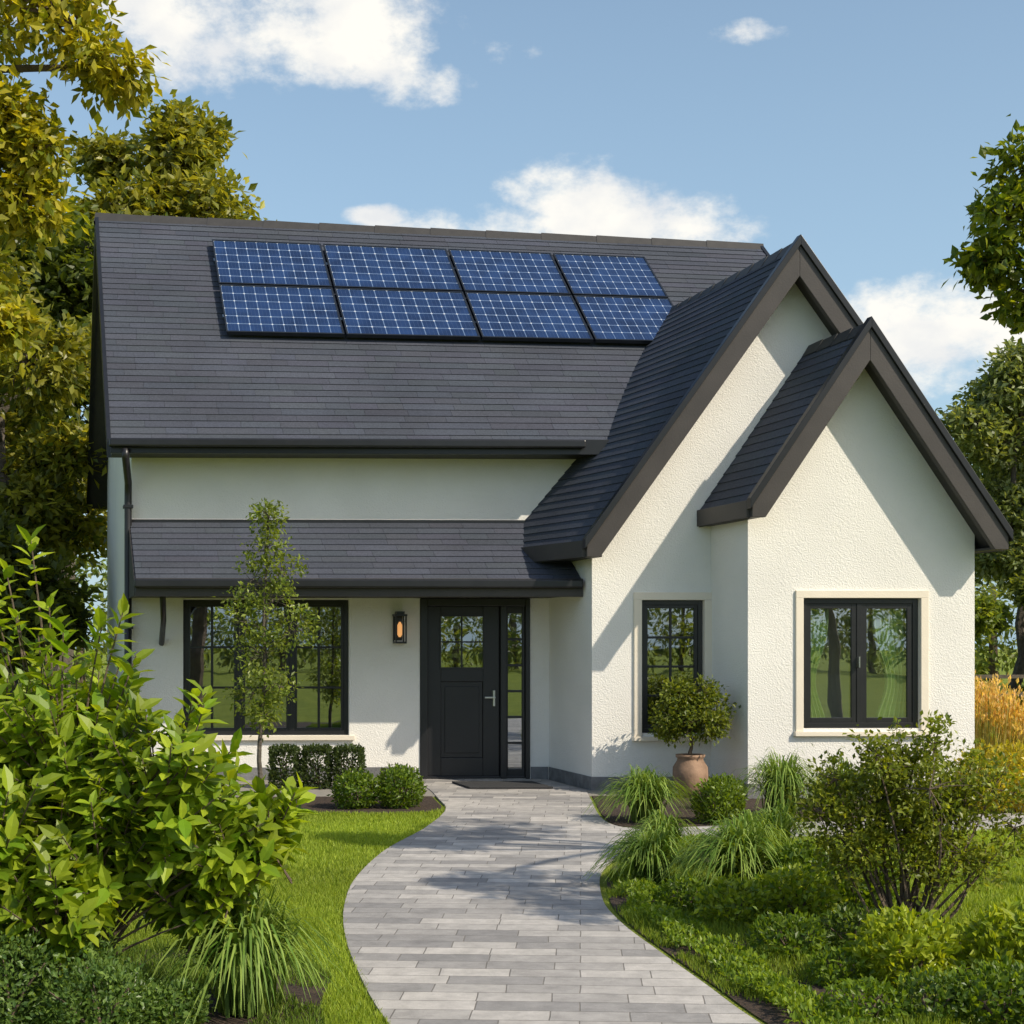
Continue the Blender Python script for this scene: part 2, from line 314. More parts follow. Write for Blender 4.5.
hbox('bay_eave_soffit_right',4.382,BR,-2.49,-.8,zb(BR)-.168,zb(BR)-.14,soffit,house)
for n,u0,u1 in (('left_barge',UL-.05,UL),('right_barge',UR,UR+.05)):
    zz=Zr(u0)
    prism(n,[(-.46,4.21),(3,zz+.03),(6.46,4.21),(6.46,3.95),(3,zz-.26),(-.46,3.98)],u0,u1,black,house,side=True)
def shingles(name,fn,s0,s1,L,course=.13,base=(.056,.062,.080),wmin=.3,wmax=.8):
    V=[];F=[];C=[]; n=int(math.ceil(L/course))
    P0=np.array(fn(s0,0.)); P1=np.array(fn(s1,0.)); P2=np.array(fn(s0,1.)); nr=np.cross(P1-P0,P2-P0); nr/=np.linalg.norm(nr)
    if nr[2]<0: nr=-nr
    for i in range(n):
        t0=i*course/L-.002; t1=min(1,(i+1)*course/L+.006/L)
        s=s0-R.rand()*.3; rowg=R.uniform(.92,1.08)
        while s<s1:
            wd=R.uniform(wmin,wmax); a=max(s,s0); b=min(s+wd-.003,s1); s+=wd
            if b-a<.02: continue
            h0=.011+R.rand()*.001; h1=.001; tj=t0
            k=len(V)
            for (x,t,h) in ((a,tj,h0),(b,tj,h0),(b,t1,h1),(a,t1,h1),(a,tj,-.01),(b,tj,-.01),(b,t1,-.01),(a,t1,-.01)):
                V.append(np.array(fn(x,t))+nr*h)
            F+=[(k,k+1,k+2,k+3),(k+4,k+5,k+1,k),(k+5,k+6,k+2,k+1),(k+7,k+4,k,k+3)]
            g=R.uniform(.93,1.09)*rowg; c=np.array(base)*g*(1+R.uniform(-.03,.03,3)); C+=[c]*8
    return npmesh(name,V,F,[shingle],col=np.array(C),parent=house)
def slen(a,b): return float(np.linalg.norm(np.array(a)-np.array(b)))
f=lambda s,t:H(s,-.45+3.45*t,zmain(s,-.45+3.45*t)); shingles('main_roof_shingles',f,UL,UR,5.1)
f=lambda s,t:H(s,6.45-3.45*t,4.19+(Zr(s)-4.19)*t); shingles('back_roof_shingles',f,UL,UR,5.1,course=.33,wmin=.5,wmax=1)
f=lambda s,t:H(eul(s)+(WA-eul(s))*t,s,ZE+(WZ-ZE)*t); shingles('wing_left_shingles',f,-1.68,1.5,slen(f(0,0),f(0,1)))
f=lambda s,t:H(EUR+(WA-EUR)*t,s,zw(EUR)+(WZ-zw(EUR))*t); shingles('wing_right_shingles',f,-1.68,1.5,slen(f(0,0),f(0,1)))
f=lambda s,t:H(BL+(BA-BL)*t,s,zb(BL)+(BZ-zb(BL))*t); shingles('bay_left_shingles',f,-2.53,-1.352,slen(f(0,0),f(0,1)))
f=lambda s,t:H(BR+(BA-BR)*t,s,zb(BR)+(BZ-zb(BR))*t); shingles('bay_right_shingles',f,-2.53,-1.352,slen(f(0,0),f(0,1)))
f=lambda s,t:H(s,-1.07+1.07*t,2.46+.79*t); shingles('porch_shingles',f,-4.77,.465,1.33,course=.13)
def ridge(name,P0,P1,w,n):
    P0=np.array(P0);P1=np.array(P1); d=(P1-P0)/n; hd=d/np.linalg.norm(d); sd_=np.cross(hd,[0,0,1.]); sd_/=np.linalg.norm(sd_)
    V=[];F=[]
    for i in range(n):
        a=P0+d*i; b=a+d*1.04; up=np.array([0,0,.035+.012])
        dn=np.array([0,0,-w*.95])
        k=len(V); lift=np.array([0,0,.010])
        V+=[a+sd_*w+dn,a+up+lift,a-sd_*w+dn,b+sd_*w+dn-lift,b+up-lift*.3,b-sd_*w+dn-lift,a+sd_*w+dn-[0,0,.05],a-sd_*w+dn-[0,0,.05]]
        F+=[(k,k+1,k+4,k+3),(k+1,k+2,k+5,k+4),(k+6,k+7,k+2,k+1,k)]
    return pymesh(name,V,F,soffit,house)
ridge('main_ridge_cap',H(UL-.04,3,Zr(UL)+.0),H(UR+.03,3,Zr(UR)),.10,12)
ridge('wing_ridge_cap',H(WA,-1.66,WZ-.02),H(WA,1.6,WZ-.02),.09,10)
ridge('bay_ridge_cap',H(BA,-2.52,BZ-.02),H(BA,-1.36,BZ-.02),.09,4)
hbox('porch_flashing',-4.77,.46,-.03,-.001,3.22,3.27,black,house)
P=[H(-4.86,-.54,4.08),H(-4.86,-.54,3.98),H(-4.80,-.12,3.72),H(-4.80,-.10,3.55),H(-4.80,-.10,.12),H(-4.80,-.2,.05)]
tubeobj('downpipe',P,.045,black,house)
for k,z in enumerate((3.4,1.9,.6)): hbox('pipe_bracket_%d'%k,-4.86,-4.74,-.15,-.0,z,z+.04,black,house)
tubeobj('porch_bracket',[H(-4.45,-.95,2.28),H(-4.40,-.5,2.0),H(-4.38,-.02,1.72)],.035,black,house)
def window(name,o,vw,bays,rows,cols,parent,rec=.05,fr=.055,mt=.02,sash=.04,trim=None):
    u0,u1,z0,z1=o; g=.003; L=[]; va=vw+rec; vb=vw+rec+.09
    L+=[(u0+g,u0+fr,va,vb,z0+g,z1-g),(u1-fr,u1-g,va,vb,z0+g,z1-g),(u0+fr,u1-fr,va,vb,z0+g,z0+fr),(u0+fr,u1-fr,va,vb,z1-fr,z1-g)]
    wdt=(u1-u0-2*fr)/bays; G=[]
    for b in range(bays):
        a=u0+fr+b*wdt; c=a+wdt
        if b>0: L.append((a-.03,a+.03,va+.004,vb-.004,z0+fr,z1-fr))
        s0=a+(.03 if b>0 else 0); s1=c-(.03 if b<bays-1 else 0); va2=va+.012; vb2=va+.062
        L+=[(s0,s0+sash,va2,vb2,z0+fr,z1-fr),(s1-sash,s1,va2,vb2,z0+fr,z1-fr),(s0+sash,s1-sash,va2,vb2,z0+fr,z0+fr+sash),(s0+sash,s1-sash,va2,vb2,z1-fr-sash,z1-fr)]
        for i in range(1,cols): x=s0+sash+(s1-s0-2*sash)*i/cols; L.append((x-mt/2,x+mt/2,va2+.008,va2+.04,z0+fr+sash,z1-fr-sash))
        for i in range(1,rows): z=z0+fr+sash+(z1-z0-2*fr-2*sash)*i/rows; L.append((s0+sash,s1-sash,va2+.010,va2+.038,z-mt/2,z+mt/2))
        G.append((s0+sash-.005,s1-sash+.005,va2+.022,va2+.028,z0+fr+sash-.005,z1-fr-sash+.005))
    boxes(name+'_frame',L,black,parent,.003); panes(name+'_glass',G,parent)
    if trim:
        t=trim; boxes(name+'_surround',[(u0-t,u0,vw-.025,vw+.04,z0-t*.4,z1),(u1,u1+t,vw-.025,vw+.04,z0-t*.4,z1),(u0-t,u1+t,vw-.025,vw+.04,z1+.0005,z1+t),(u0-t-.02,u1+t+.02,vw-.05,vw+.045,z0-t,z0-t*.4-.0005)],trimc,parent,.004)
    else: boxes(name+'_sill',[(u0-.06,u1+.06,vw-.05,vw+.04,z0-.06,z0-.002)],trimc,parent,.005)
window('porch_window',wL,0,3,3,2,house,sash=.035,mt=.028)
window('wing_window',ww,-1.35,1,4,2,house,trim=.09,rec=.03,mt=.028)
window('bay_window',bw,-2.2,2,1,1,house,trim=.085,rec=.03,fr=.06,sash=.055)
boxes('bay_window_handle',[(3.085,3.10,-2.21,-2.155,1.45,1.57)],steel,house)
curt=simple('curtain_fabric',(.40,.56,.28),.9,.1,20)
def curtain(name,ua,ub,zt,zb_,v,pinch):
    nu,nz_=60,30; V=[];F=[]
    for j in range(nz_+1):
        tz=j/nz_; z=zt+(zb_-zt)*tz
        wd=1-pinch*math.exp(-((tz-.62)/.25)**2)
        for i in range(nu+1):
            s=i/nu; u=(ua+(ub-ua)*s*wd); V.append(H(u,v+.02*math.sin(s*44+math.sin(tz*3)),z))
    for j in range(nz_):
        for i in range(nu): a=j*(nu+1)+i; F.append((a,a+1,a+nu+2,a+nu+1))
    pymesh(name,V,F,curt,house,smooth=True)
curtain('curtain_left',2.48,2.84,2.2,.75,-2.055,.42); curtain('curtain_right',3.76,3.32,2.2,.75,-2.055,.35)
u0,u1,z0,z1=dr
boxes('door_frame',[(u0+.003,u0+.09,-.02,.14,.02,z1-.003),(u1-.06,u1-.003,-.02,.14,.02,z1-.003),(u0+.09,u1-.06,-.02,.14,z1-.10,z1-.003),(-.145,-.07,-.015,.14,.02,z1-.1),(u0+.09,u1-.06,.0,.14,.02,.05)],black,house,.006)
dm=simple('door_paint',(.012,.012,.014),.4,.1,3,.1,80)
a,b,c,d=-1.065,-.147,.05,2.19
boxes('door_leaf',[(a,-.88,.045,.09,c,d),(-.35,b,.045,.09,c,d),(-.88,-.35,.045,.09,2.06,d),(-.88,-.35,.045,.09,1.24,1.42),(-.88,-.35,.045,.09,c,.28),(-.88,-.35,.06,.085,.28,1.24),(-.83,-.40,.048,.062,.34,1.18)],dm,house,.006)
boxes('door_lite_bars',[(-.625,-.605,.05,.08,1.42,2.06),(-.88,-.35,.052,.078,1.73,1.75),(-.90,-.88,.035,.045,1.40,2.08),(-.35,-.33,.035,.045,1.40,2.08),(-.88,-.35,.035,.045,2.06,2.08),(-.88,-.35,.035,.045,1.40,1.42)],dm,house,.002)
panes('door_lite_glass',[(-.88,-.35,.062,.067,1.42,2.06)],house)
L=[(-.07,-.04,.03,.09,.05,2.19),(.14,.166,.03,.09,.05,2.19),(-.04,.14,.03,.09,.05,.14),(-.04,.14,.03,.09,2.1,2.19)]
for i in range(1,6): z=.14+(2.1-.14)*i/6; L.append((-.04,.14,.04,.08,z-.015,z+.015))
boxes('sidelight_bars',L,dm,house,.002); panes('sidelight_glass',[(-.04,.14,.058,.063,.14,2.1)],house)
boxes('door_handle',[(-.235,-.205,.015,.045,.93,1.13),(-.235,-.215,-.02,.015,1.03,1.05),(-.35,-.215,-.03,-.015,1.03,1.052)],steel,house,.004)
lan=empty('wall_lantern'); lu=-1.433
boxes('backplate',[(lu-.05,lu+.05,-.02,0,1.76,2.06)],black,lan,.006)
boxes('cage',[(lu-.075,lu+.075,-.17,-.02,2.06,2.085),(lu-.05,lu+.05,-.145,-.045,2.085,2.12),(lu-.07,lu+.07,-.165,-.025,1.72,1.745)]+[(lu+x-.008,lu+x+.008,y-.008,y+.008,1.745,2.06) for x in(-.062,.062) for y in(-.157,-.033)],black,lan,.002)
em,t,b=newmat('warm_bulb'); b.inputs['Base Color'].default_value=(.5,.35,.2,1); b.inputs['Emission Color'].default_value=(1,.45,.14,1); b.inputs['Emission Strength'].default_value=.7
V,F=tube([H(lu,-.095,1.80),H(lu,-.095,1.83),H(lu,-.095,1.95),H(lu,-.095,1.99)],[.012,.03,.03,.01],8); pymesh('bulb',V,[tuple(f) for f in F],em,lan,smooth=True)
boxes('door_mat',[(-.92,.06,-1.25,-.55,.024,.045)],mat_mat,None,.006)
def solar_panel(ua,ub,va,vb):
    e=empty('solar_panel')
    def S(u,v,h):
        p=np.array(H(u,v,zmain(u,v))); n_=np.array([.0,-.73,.68]); return p+n_*h
    def pbox(name,a,b,c,d,h0,h1,mat,uv=False):
        V=[S(a,c,h0),S(b,c,h0),S(b,d,h0),S(a,d,h0),S(a,c,h1),S(b,c,h1),S(b,d,h1),S(a,d,h1)]
        o=pymesh(name,V,[(0,3,2,1),(4,5,6,7),(0,1,5,4),(1,2,6,5),(2,3,7,6),(3,0,4,7)],mat,e)
        if uv:
            me=o.data; l=me.uv_layers.new(name='UVMap')
            tab={0:(0,0),1:(1,0),2:(1,1),3:(0,1)}
            for i,lp in enumerate(me.loops): l.data[i].uv=tab[lp.vertex_index%4]
        return o
    vm=(va+vb)/2; fw=.022
    for k,(c,d) in enumerate(((va,vm-.01),(vm+.01,vb))):
        pbox('cells_%d'%k,ua+fw,ub-fw,c+fw*.7,d-fw*.7,.07,.105,solar,True)
        for j,(x0,x1,y0,y1) in enumerate(((ua,ua+fw,c,d),(ub-fw,ub,c,d),(ua+fw,ub-fw,c,c+fw*.7),(ua+fw,ub-fw,d-fw*.7,d))):
            pbox('frame_%d_%d'%(k,j),x0,x1,y0,y1,.06,.115,pframe)
    for v in (va+.3,vb-.3): pbox('rail',ua-.02,ub+.02,v-.02,v+.02,.02,.06,steel)
ed=[-3.42,-1.84,-.05,1.45,2.80]
for i in range(4): solar_panel(ed[i],ed[i+1]-.03,1.0,2.54)
# ---------------------------------------------------------------- GROUND
def smooth_line(P,n=8):
    P=[np.array(p,float) for p in P]; out=[]
    for i in range(len(P)-1):
        p0=P[max(i-1,0)];p1=P[i];p2=P[i+1];p3=P[min(i+2,len(P)-1)]
        for t in np.arange(n)/n: out.append(.5*((2*p1)+(-p0+p2)*t+(2*p0-5*p1+4*p2-p3)*t*t+(-p0+3*p1-3*p2+p3)*t**3))
    out.append(P[-1]); return [tuple(p) for p in out]
def inpoly(x,y,poly):
    ins=np.zeros(len(x),bool); n=len(poly)
    for i in range(n):
        x0,y0=poly[i];x1,y1=poly[(i+1)%n]
        if y0==y1: continue
        c=((y0>y)!=(y1>y))&(x<(x1-x0)*(y-y0)/(y1-y0)+x0); ins^=c
    return ins
def sheet(name,poly,z,mat,thick=0):
    n=len(poly); V=[(x,y,z) for x,y in poly]; F=[tuple(range(n))]
    if thick: V+=[(x,y,z-thick) for x,y in poly]; F+=[(i,(i+1)%n,n+(i+1)%n,n+i) for i in range(n)]
    return pymesh(name,V,F,mat)
gs=600; pymesh('ground',[(-gs,-gs,0),(gs,-gs,0),(gs,gs,0),(-gs,gs,0)],[(0,1,2,3)],groundmat)
left=smooth_line([(-1.3,17.58),(-1.02,16.6),(-.80,15.3),(-.68,14.3),(-.80,12.9),(-1.04,11.5),(-1.13,10.1),(-1.08,9.0),(-.96,8.07),(-.79,7.2),(-.57,6.3),(-.15,5.0),(.5,3.5),(1.6,1.6),(3.0,0)])
right=smooth_line([(5.2,0),(3.4,1.8),(2.1,3.5),(1.42,5.0),(1.09,6.28),(.96,6.94),(.81,7.68),(.66,8.5),(.60,9.33),(.70,10.6),(1.09,11.75),(1.75,12.15),(2.6,12.3),(5.2,13.0),(9,13.6),(16,14)])
top=smooth_line([(16,15.2),(9,14.7),(5.4,14.1),(2.8,13.3),(1.75,12.98),(1.12,12.85),(.88,13.5),(.86,15.35),(.86,16.2)])+[(.6,17.0),(.42,17.58)]
pathpoly=left+right+top
sheet('path',pathpoly,.02,pavers,.03)
bedL=[(-6,17.55),(-1.32,17.55)]+smooth_line([(-1.06,16.6),(-.84,15.3),(-.74,14.35),(-1.2,14.05),(-2.4,14.15),(-6,14.3)])
bedR=smooth_line([(.9,16.2),(.9,15.35),(.92,13.5),(1.14,12.89),(1.75,13.02),(2.8,13.36),(5.4,14.16),(7.5,14.6)])+[(7.5,16.5),(.9,16.5)]
bedB=smooth_line([(2.2,3.5),(1.48,5.0),(1.14,6.28),(1.01,6.94),(.86,7.68),(.71,8.5),(.65,9.33),(.75,10.55),(1.12,11.70),(1.75,12.1),(2.3,11.9),(2.2,11.0),(2.2,9.6),(2.4,8.6),(3.1,7.7),(4.2,6.9),(7,6)])+[(7,3.5)]
bedF=smooth_line([(-5,8.3),(-3,7.9),(-1.6,7.7),(-.98,7.3),(-.90,6.6),(-.78,6.0),(-.5,5.2),(0,4.2)])+[(-5,4)]
for i,bd in enumerate((bedL,bedR,bedB,bedF)): sheet('flower_bed',bd,.008,mulch)
def pal(a,b,n,j=.12):
    t=R.rand(n,1); return (np.array(a)*(1-t)+np.array(b)*t)*(1+R.uniform(-j,j,(n,1)))
def blades(name,reg,dens,h,wd,ca,cb,excl,only=None,hv=.5,patch=None,mesh=True):
    x0,x1,y0,y1=reg; n=int((x1-x0)*(y1-y0)*dens); x=R.uniform(x0,x1,n); y=R.uniform(y0,y1,n)
    k=np.ones(n,bool)
    for p in excl: k&=~inpoly(x,y,p)
    if only is not None: k&=inpoly(x,y,only)
    hs=np.ones(n)
    if patch is not None:
        ph=np.sin(x*5.1+1.3*np.sin(y*3.7))*np.sin(y*4.3+1.1*np.sin(x*4.9))+.35*np.sin(x*13+y*3)*np.sin(y*11); k&=(ph>patch-R.rand(n)*.3); hs=.6+.6*np.clip(ph,0,1)
    x=x[k];y=y[k];hs=hs[k];n=len(x); a=R.uniform(0,2*np.pi,n); b=R.uniform(0,2*np.pi,n); hh=h*hs*(1-hv*R.rand(n)); ln=hh*R.uniform(.1,.7,n)
    sx_=np.cos(a)*wd/2; sy=np.sin(a)*wd/2; lx=np.cos(b)*ln; ly=np.sin(b)*ln
    z=np.zeros(n)
    V=np.stack([np.stack([x-sx_,y-sy,z],1),np.stack([x+sx_,y+sy,z],1),np.stack([x+lx+sx_*.25,y+ly+sy*.25,hh],1),np.stack([x+lx-sx_*.25,y+ly-sy*.25,hh],1)],1).reshape(-1,3)
    F=np.arange(4*n).reshape(n,4)
    pt=.5+.5*np.sin(x*1.7+np.sin(y*2.1))*np.cos(y*1.3+x*.6); c=pal(ca,cb,n)*(.8+.35*pt[:,None])
    return npmesh(name,V,F,[grassm],col=np.repeat(c,4,0))
hp=[(-5,17.5),(5.5,16),(5.3,24),(-7,24)]
ex=[pathpoly,bedL,bedR,bedB,bedF,hp]
GA,GB=(.15,.23,.018),(.32,.39,.045)
blades('lawn_grass',(-3.2,.0,5.5,10),9000,.038,.006,GA,GB,ex)
blades('lawn_grass',(-4.5,.0,10,14.6),4500,.042,.009,GA,GB,ex)
blades('lawn_grass',(1.8,6,6.5,14.5),3500,.042,.009,GA,GB,ex)
blades('lawn_grass',(4,12,13,26),500,.08,.03,GA,GB,ex)
# ---------------------------------------------------------------- PLANTS
LEAF=(np.array([(0,0,0),(.2,.28,.05),(.2,.62,.05),(0,1,-.08),(-.2,.62,.05),(-.2,.28,.05),(0,.45,0)],float),np.array([(0,1,2,6),(6,2,3,4),(0,6,4,5)]))
LEAF2=(np.array([(0,0,0),(.27,.5,.06),(0,1,-.05),(-.27,.5,.06)],float),np.array([(0,1,2,3)]))
class Plant:
    def __init__(s): s.V=[];s.F=[];s.M=[];s.C=[];s.n=0
    def add(s,V,F,m,c):
        s.V.append(V);s.F.append(F+s.n);s.M.append(np.full(len(F),m));s.C.append(np.broadcast_to(c,(len(V),3)));s.n+=len(V)
    def tube(s,P,r,k=5): V,F=tube(P,r,k); s.add(V,F,1,(.1,.08,.05))
    def leaves(s,c,d,nrm,size,col,tmpl=LEAF2):
        T,Q=tmpl; d=norm(d); nrm=norm(nrm-d*np.sum(nrm*d,-1,keepdims=True)); sd_=np.cross(d,nrm); n=len(c); k=len(T)
        sz=np.broadcast_to(size,(n,))[:,None,None]
        V=c[:,None]+sz*(T[None,:,0:1]*sd_[:,None]+T[None,:,1:2]*d[:,None]+T[None,:,2:3]*nrm[:,None])
        F=(Q[None]+(np.arange(n)*k)[:,None,None]).reshape(-1,Q.shape[1])
        s.add(V.reshape(-1,3),F,0,np.repeat(col,k,0))
    def build(s,name,b=bark,lm=None): return npmesh(name,np.concatenate(s.V),np.concatenate(s.F),[lm or leafm,b],mi=np.concatenate(s.M),col=np.concatenate(s.C))
def curve(a,b,bend=.15,n=5):
    a=np.array(a,float);b=np.array(b,float); L=np.linalg.norm(b-a); t=np.linspace(0,1,n)[:,None]; o=R.randn(3)*bend*L; o[2]=abs(o[2])*.6
    return a+(b-a)*t+o*(4*t*(1-t))*.5
def spray(p,tips,axes,nl,spread,size,ca,cb,tmpl=LEAF2,droop=.2):
    n=len(tips)*nl; T=np.repeat(tips,nl,0); A=np.repeat(axes,nl,0)
    br=np.repeat(R.uniform(.75,1.2,(len(tips),1)),nl,0)
    c=T+R.randn(n,3)*spread*np.array([1,1,.75]); d=A*.6+R.randn(n,3)*.75-np.array([0,0,droop]); nn=np.array([0,0,.8])+R.randn(n,3)*.5+A*.2
    p.leaves(c,d,nn,size*R.uniform(.6,1.25,n),pal(ca,cb,n,.18)*br,tmpl)
def ell(n,shell=.55):
    d=norm(R.randn(n,3)); return d*(R.uniform(shell,1,(n,1))**.7)
def tree(name,base,trunk,clusters,tr,tips,nl,spread,size,ca,cb,b=bark,tmpl=LEAF2,twig=.012,droop=.2,flat=.75):
    p=Plant(); P=np.array([base]+trunk,float)
    Q=[]; 
    for i in range(len(P)-1):
        for t in np.arange(4)/4: Q.append(P[i]*(1-t)+P[i+1]*t)
    Q.append(P[-1]); Q=np.array(Q); Q[1:-1]+=R.randn(len(Q)-2,3)*tr*.25
    p.tube(Q,np.linspace(tr,tr*.25,len(Q)),8)
    for (x,y,z,r) in clusters:
        c=np.array([x,y,z],float); dd=np.linalg.norm(Q-(c-[0,0,r*.8]),axis=1); dd[:len(Q)//3]+=5; i=int(np.argmin(dd)); 
        p.tube(curve(Q[i],c,.15,6),np.linspace(tr*.32,tr*.12,6),5)
        e=ell(tips)*r*np.array([1,1,flat]); tp=c+e; ax=norm(e+[0,0,.15*r])
        for k in range(0,tips,2): p.tube(curve(c+R.randn(3)*r*.12,tp[k],.12,4),np.linspace(tr*.12+twig*.4,twig*.3,4),3)
        spray(p,tp,ax,nl,spread,size,ca,cb,tmpl,droop)
    return p.build(name,b)
def rcl(cx,cy,cz,rx,ry,rz,n,r0,r1):
    e=ell(n,.2)*np.array([rx,ry,rz]); return [(cx+a,cy+b_,cz+c,R.uniform(r0,r1)) for a,b_,c in e]
# big leafy shrub, left foreground
p=Plant(); base=np.array([-2.1,6.5,0])
CA,CB=(.12,.22,.012),(.33,.40,.03)
sh=[]
for (x,y,z,r,n) in [(-2.4,6.6,1.3,.45,70),(-2.0,6.5,1.22,.47,90),(-1.6,6.4,1.08,.42,80),(-2.35,6.25,.85,.42,60),(-1.85,6.35,.85,.42,70),(-1.6,6.6,.72,.4,50),(-1.25,6.35,.88,.30,44),(-1.1,6.35,.95,.16,12),(-2.8,6.4,1.0,.5,50),(-2.0,6.2,.62,.35,40),(-2.5,6.2,.6,.35,40),(-1.45,6.4,.62,.25,24)]:
    e=ell(n,.3)*r; 
    for q in e: sh.append((np.array([x,y,z])+q,norm(q+np.array([0,0,.45*r+.1]))))
for q in [(-2.35,6.5,2.05),(-2.27,6.6,2.2),(-2.15,6.5,1.9),(-2.45,6.5,1.92),(-1.9,6.5,1.82),(-1.72,6.4,1.65),(-2.55,6.5,2.0),(-1.4,6.4,1.48),(-2.02,6.3,1.78),(-2.3,6.5,1.85),(-2.2,6.5,1.75),(-2.38,6.5,1.8),(-1.82,6.5,1.62),(-1.78,6.4,1.85)]:
    sh.append((np.array(q),norm(np.array([R.uniform(-.2,.4),0,1.])))); 
for i,(tp,ax) in enumerate(sh):
    L=.24; st=tp-ax*L
    if i%9==0 or i>len(sh)-15:
        mid=base+np.array([(tp[0]-base[0])*.25,(tp[1]-base[1])*.45,tp[2]*.6]); t=np.linspace(0,1,7)[:,None]
        C=(1-t)**2*(base+R.randn(3)*[.08,.08,0])+2*t*(1-t)*mid+t*t*tp; p.tube(C,np.linspace(.012,.003,7),5)
    else: p.tube(np.array([st-ax*.06,tp]),[.005,.003],4)
    n=13; k=np.arange(n); t=(k/n)[:,None]; pos=st+ax*L*t*1.05
    ref=norm(np.cross(ax,[.3,.5,.8])); r2=np.cross(ax,ref); an=(k*2.4+R.rand()*6)[:,None]
    rad=np.cos(an)*ref+np.sin(an)*r2; d=ax*(.35+.5*t)+rad*.85+R.randn(n,3)*.15-np.array([0,0,.12]); nn=ax*.85-rad*.4+R.randn(n,3)*.15
    p.leaves(pos,d,nn,R.uniform(.08,.145,n),pal(CA,CB,n,.15)*R.uniform(.7,1.2),LEAF)
p.build('leafy_shrub')
def fountain(name,x,y,n,h,r,wd,ca,cb,seg=7):
    a=R.uniform(0,2*np.pi,n); out=r*R.uniform(.25,1.15,n); hh=1.75*h*R.uniform(.65,1.15,n); t=np.linspace(0,1,seg)
    b0=.10*r*R.randn(n,2)
    s=t[None]; X=x+b0[:,:1]+np.cos(a)[:,None]*out[:,None]*s**1.3; Y=y+b0[:,1:]+np.sin(a)[:,None]*out[:,None]*s**1.3
    fall=(out/r)[:,None]; Z=hh[:,None]*(1.9*s-(.9+.75*np.clip(fall,0,1.1))*s**2.2); Z=np.maximum(Z,.015)
    W=wd*(1-s**2.5)*.5+.0006; sxx=-np.sin(a)[:,None]*W; syy=np.cos(a)[:,None]*W
    A=np.stack([X-sxx,Y-syy,Z],-1); B=np.stack([X+sxx,Y+syy,Z-.002],-1); V=np.stack([A,B],2).reshape(-1,3)
    base=(np.arange(n)*seg*2)[:,None,None]; i=(np.arange(seg-1)*2)[None,:,None]; F=(base+i+np.array([0,1,3,2])[None,None]).reshape(-1,4)
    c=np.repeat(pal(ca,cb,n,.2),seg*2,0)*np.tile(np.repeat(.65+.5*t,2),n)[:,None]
    return npmesh(name,V,F,[grassm],col=c)
G1,G2=(.08,.16,.02),(.25,.33,.07)
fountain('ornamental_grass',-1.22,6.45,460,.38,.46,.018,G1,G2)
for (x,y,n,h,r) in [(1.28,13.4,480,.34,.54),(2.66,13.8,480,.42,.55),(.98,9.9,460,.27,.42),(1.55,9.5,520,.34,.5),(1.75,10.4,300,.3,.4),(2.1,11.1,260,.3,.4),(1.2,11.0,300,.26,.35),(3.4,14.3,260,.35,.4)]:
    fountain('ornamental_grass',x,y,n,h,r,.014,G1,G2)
def shrub(name,x,y,z,rx,rz,n,size,ca,cb,tmpl=LEAF2,box=False,stems=8):
    p=Plant(); e=ell(n,.6)
    if box:
        e=R.uniform(-1,1,(n,3)); ax=R.randint(0,3,n); e[np.arange(n),ax]=np.sign(e[np.arange(n),ax])*R.uniform(.75,1.08,n)
        e=e*(1-.10*(np.abs(e).sum(1,keepdims=True)>2.2))
    else:
        lump=1+.13*np.sin(e[:,:1]*5+x*9)*np.cos(e[:,1:2]*6+y)+.06*R.randn(n,1); e=e*lump
    k=e[:,2]>-.85; e=e[k]; n=len(e)
    c=np.array([x,y,z])+e*[rx,rx,rz]; d=e*.6+R.randn(n,3)*.6+[0,0,.3]; nn=e*.9+R.randn(n,3)*.4
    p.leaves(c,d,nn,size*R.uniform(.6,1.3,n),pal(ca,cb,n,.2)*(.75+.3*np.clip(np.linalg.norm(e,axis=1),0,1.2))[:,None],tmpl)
    for i in range(stems): p.tube(curve((x+R.randn()*.02,y+R.randn()*.02,0),(x+R.randn()*rx*.5,y+R.randn()*rx*.5,z+rz*.5),.1,4),[.012,.009,.006,.003],4)
    return p.build(name)
B1,B2=(.05,.10,.016),(.12,.18,.025)
Y1,Y2=(.16,.23,.015),(.33,.38,.03)
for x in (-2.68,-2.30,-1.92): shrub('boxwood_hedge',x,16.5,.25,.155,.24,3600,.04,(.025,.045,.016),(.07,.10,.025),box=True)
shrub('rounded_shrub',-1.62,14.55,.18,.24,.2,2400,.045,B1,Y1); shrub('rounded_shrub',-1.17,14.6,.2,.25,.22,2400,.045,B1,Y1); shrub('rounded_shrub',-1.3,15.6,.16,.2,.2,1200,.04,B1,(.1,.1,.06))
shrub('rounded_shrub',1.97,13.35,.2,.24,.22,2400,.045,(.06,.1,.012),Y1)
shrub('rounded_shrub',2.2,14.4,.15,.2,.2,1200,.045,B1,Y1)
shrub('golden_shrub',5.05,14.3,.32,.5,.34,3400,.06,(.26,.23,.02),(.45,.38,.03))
pt=empty('potted_tree'); px_,py_=1.99,15.62
prof=[(.0,.105),(.02,.12),(.10,.16),(.22,.20),(.33,.195),(.40,.15),(.43,.145),(.445,.165),(.47,.165),(.47,.135),(.41,.13)]
V=[];F=[];k=28
for z,r in prof:
    for i in range(k): V.append((px_+r*math.cos(i*2*math.pi/k),py_+r*math.sin(i*2*math.pi/k),z+.01))
for j in range(len(prof)-1):
    for i in range(k): F.append((j*k+i,j*k+(i+1)%k,(j+1)*k+(i+1)%k,(j+1)*k+i))
F.append(tuple(range(k))); F.append(tuple(range((len(prof)-1)*k,len(prof)*k)))
pymesh('pot',V,F,terra,pt,smooth=True)
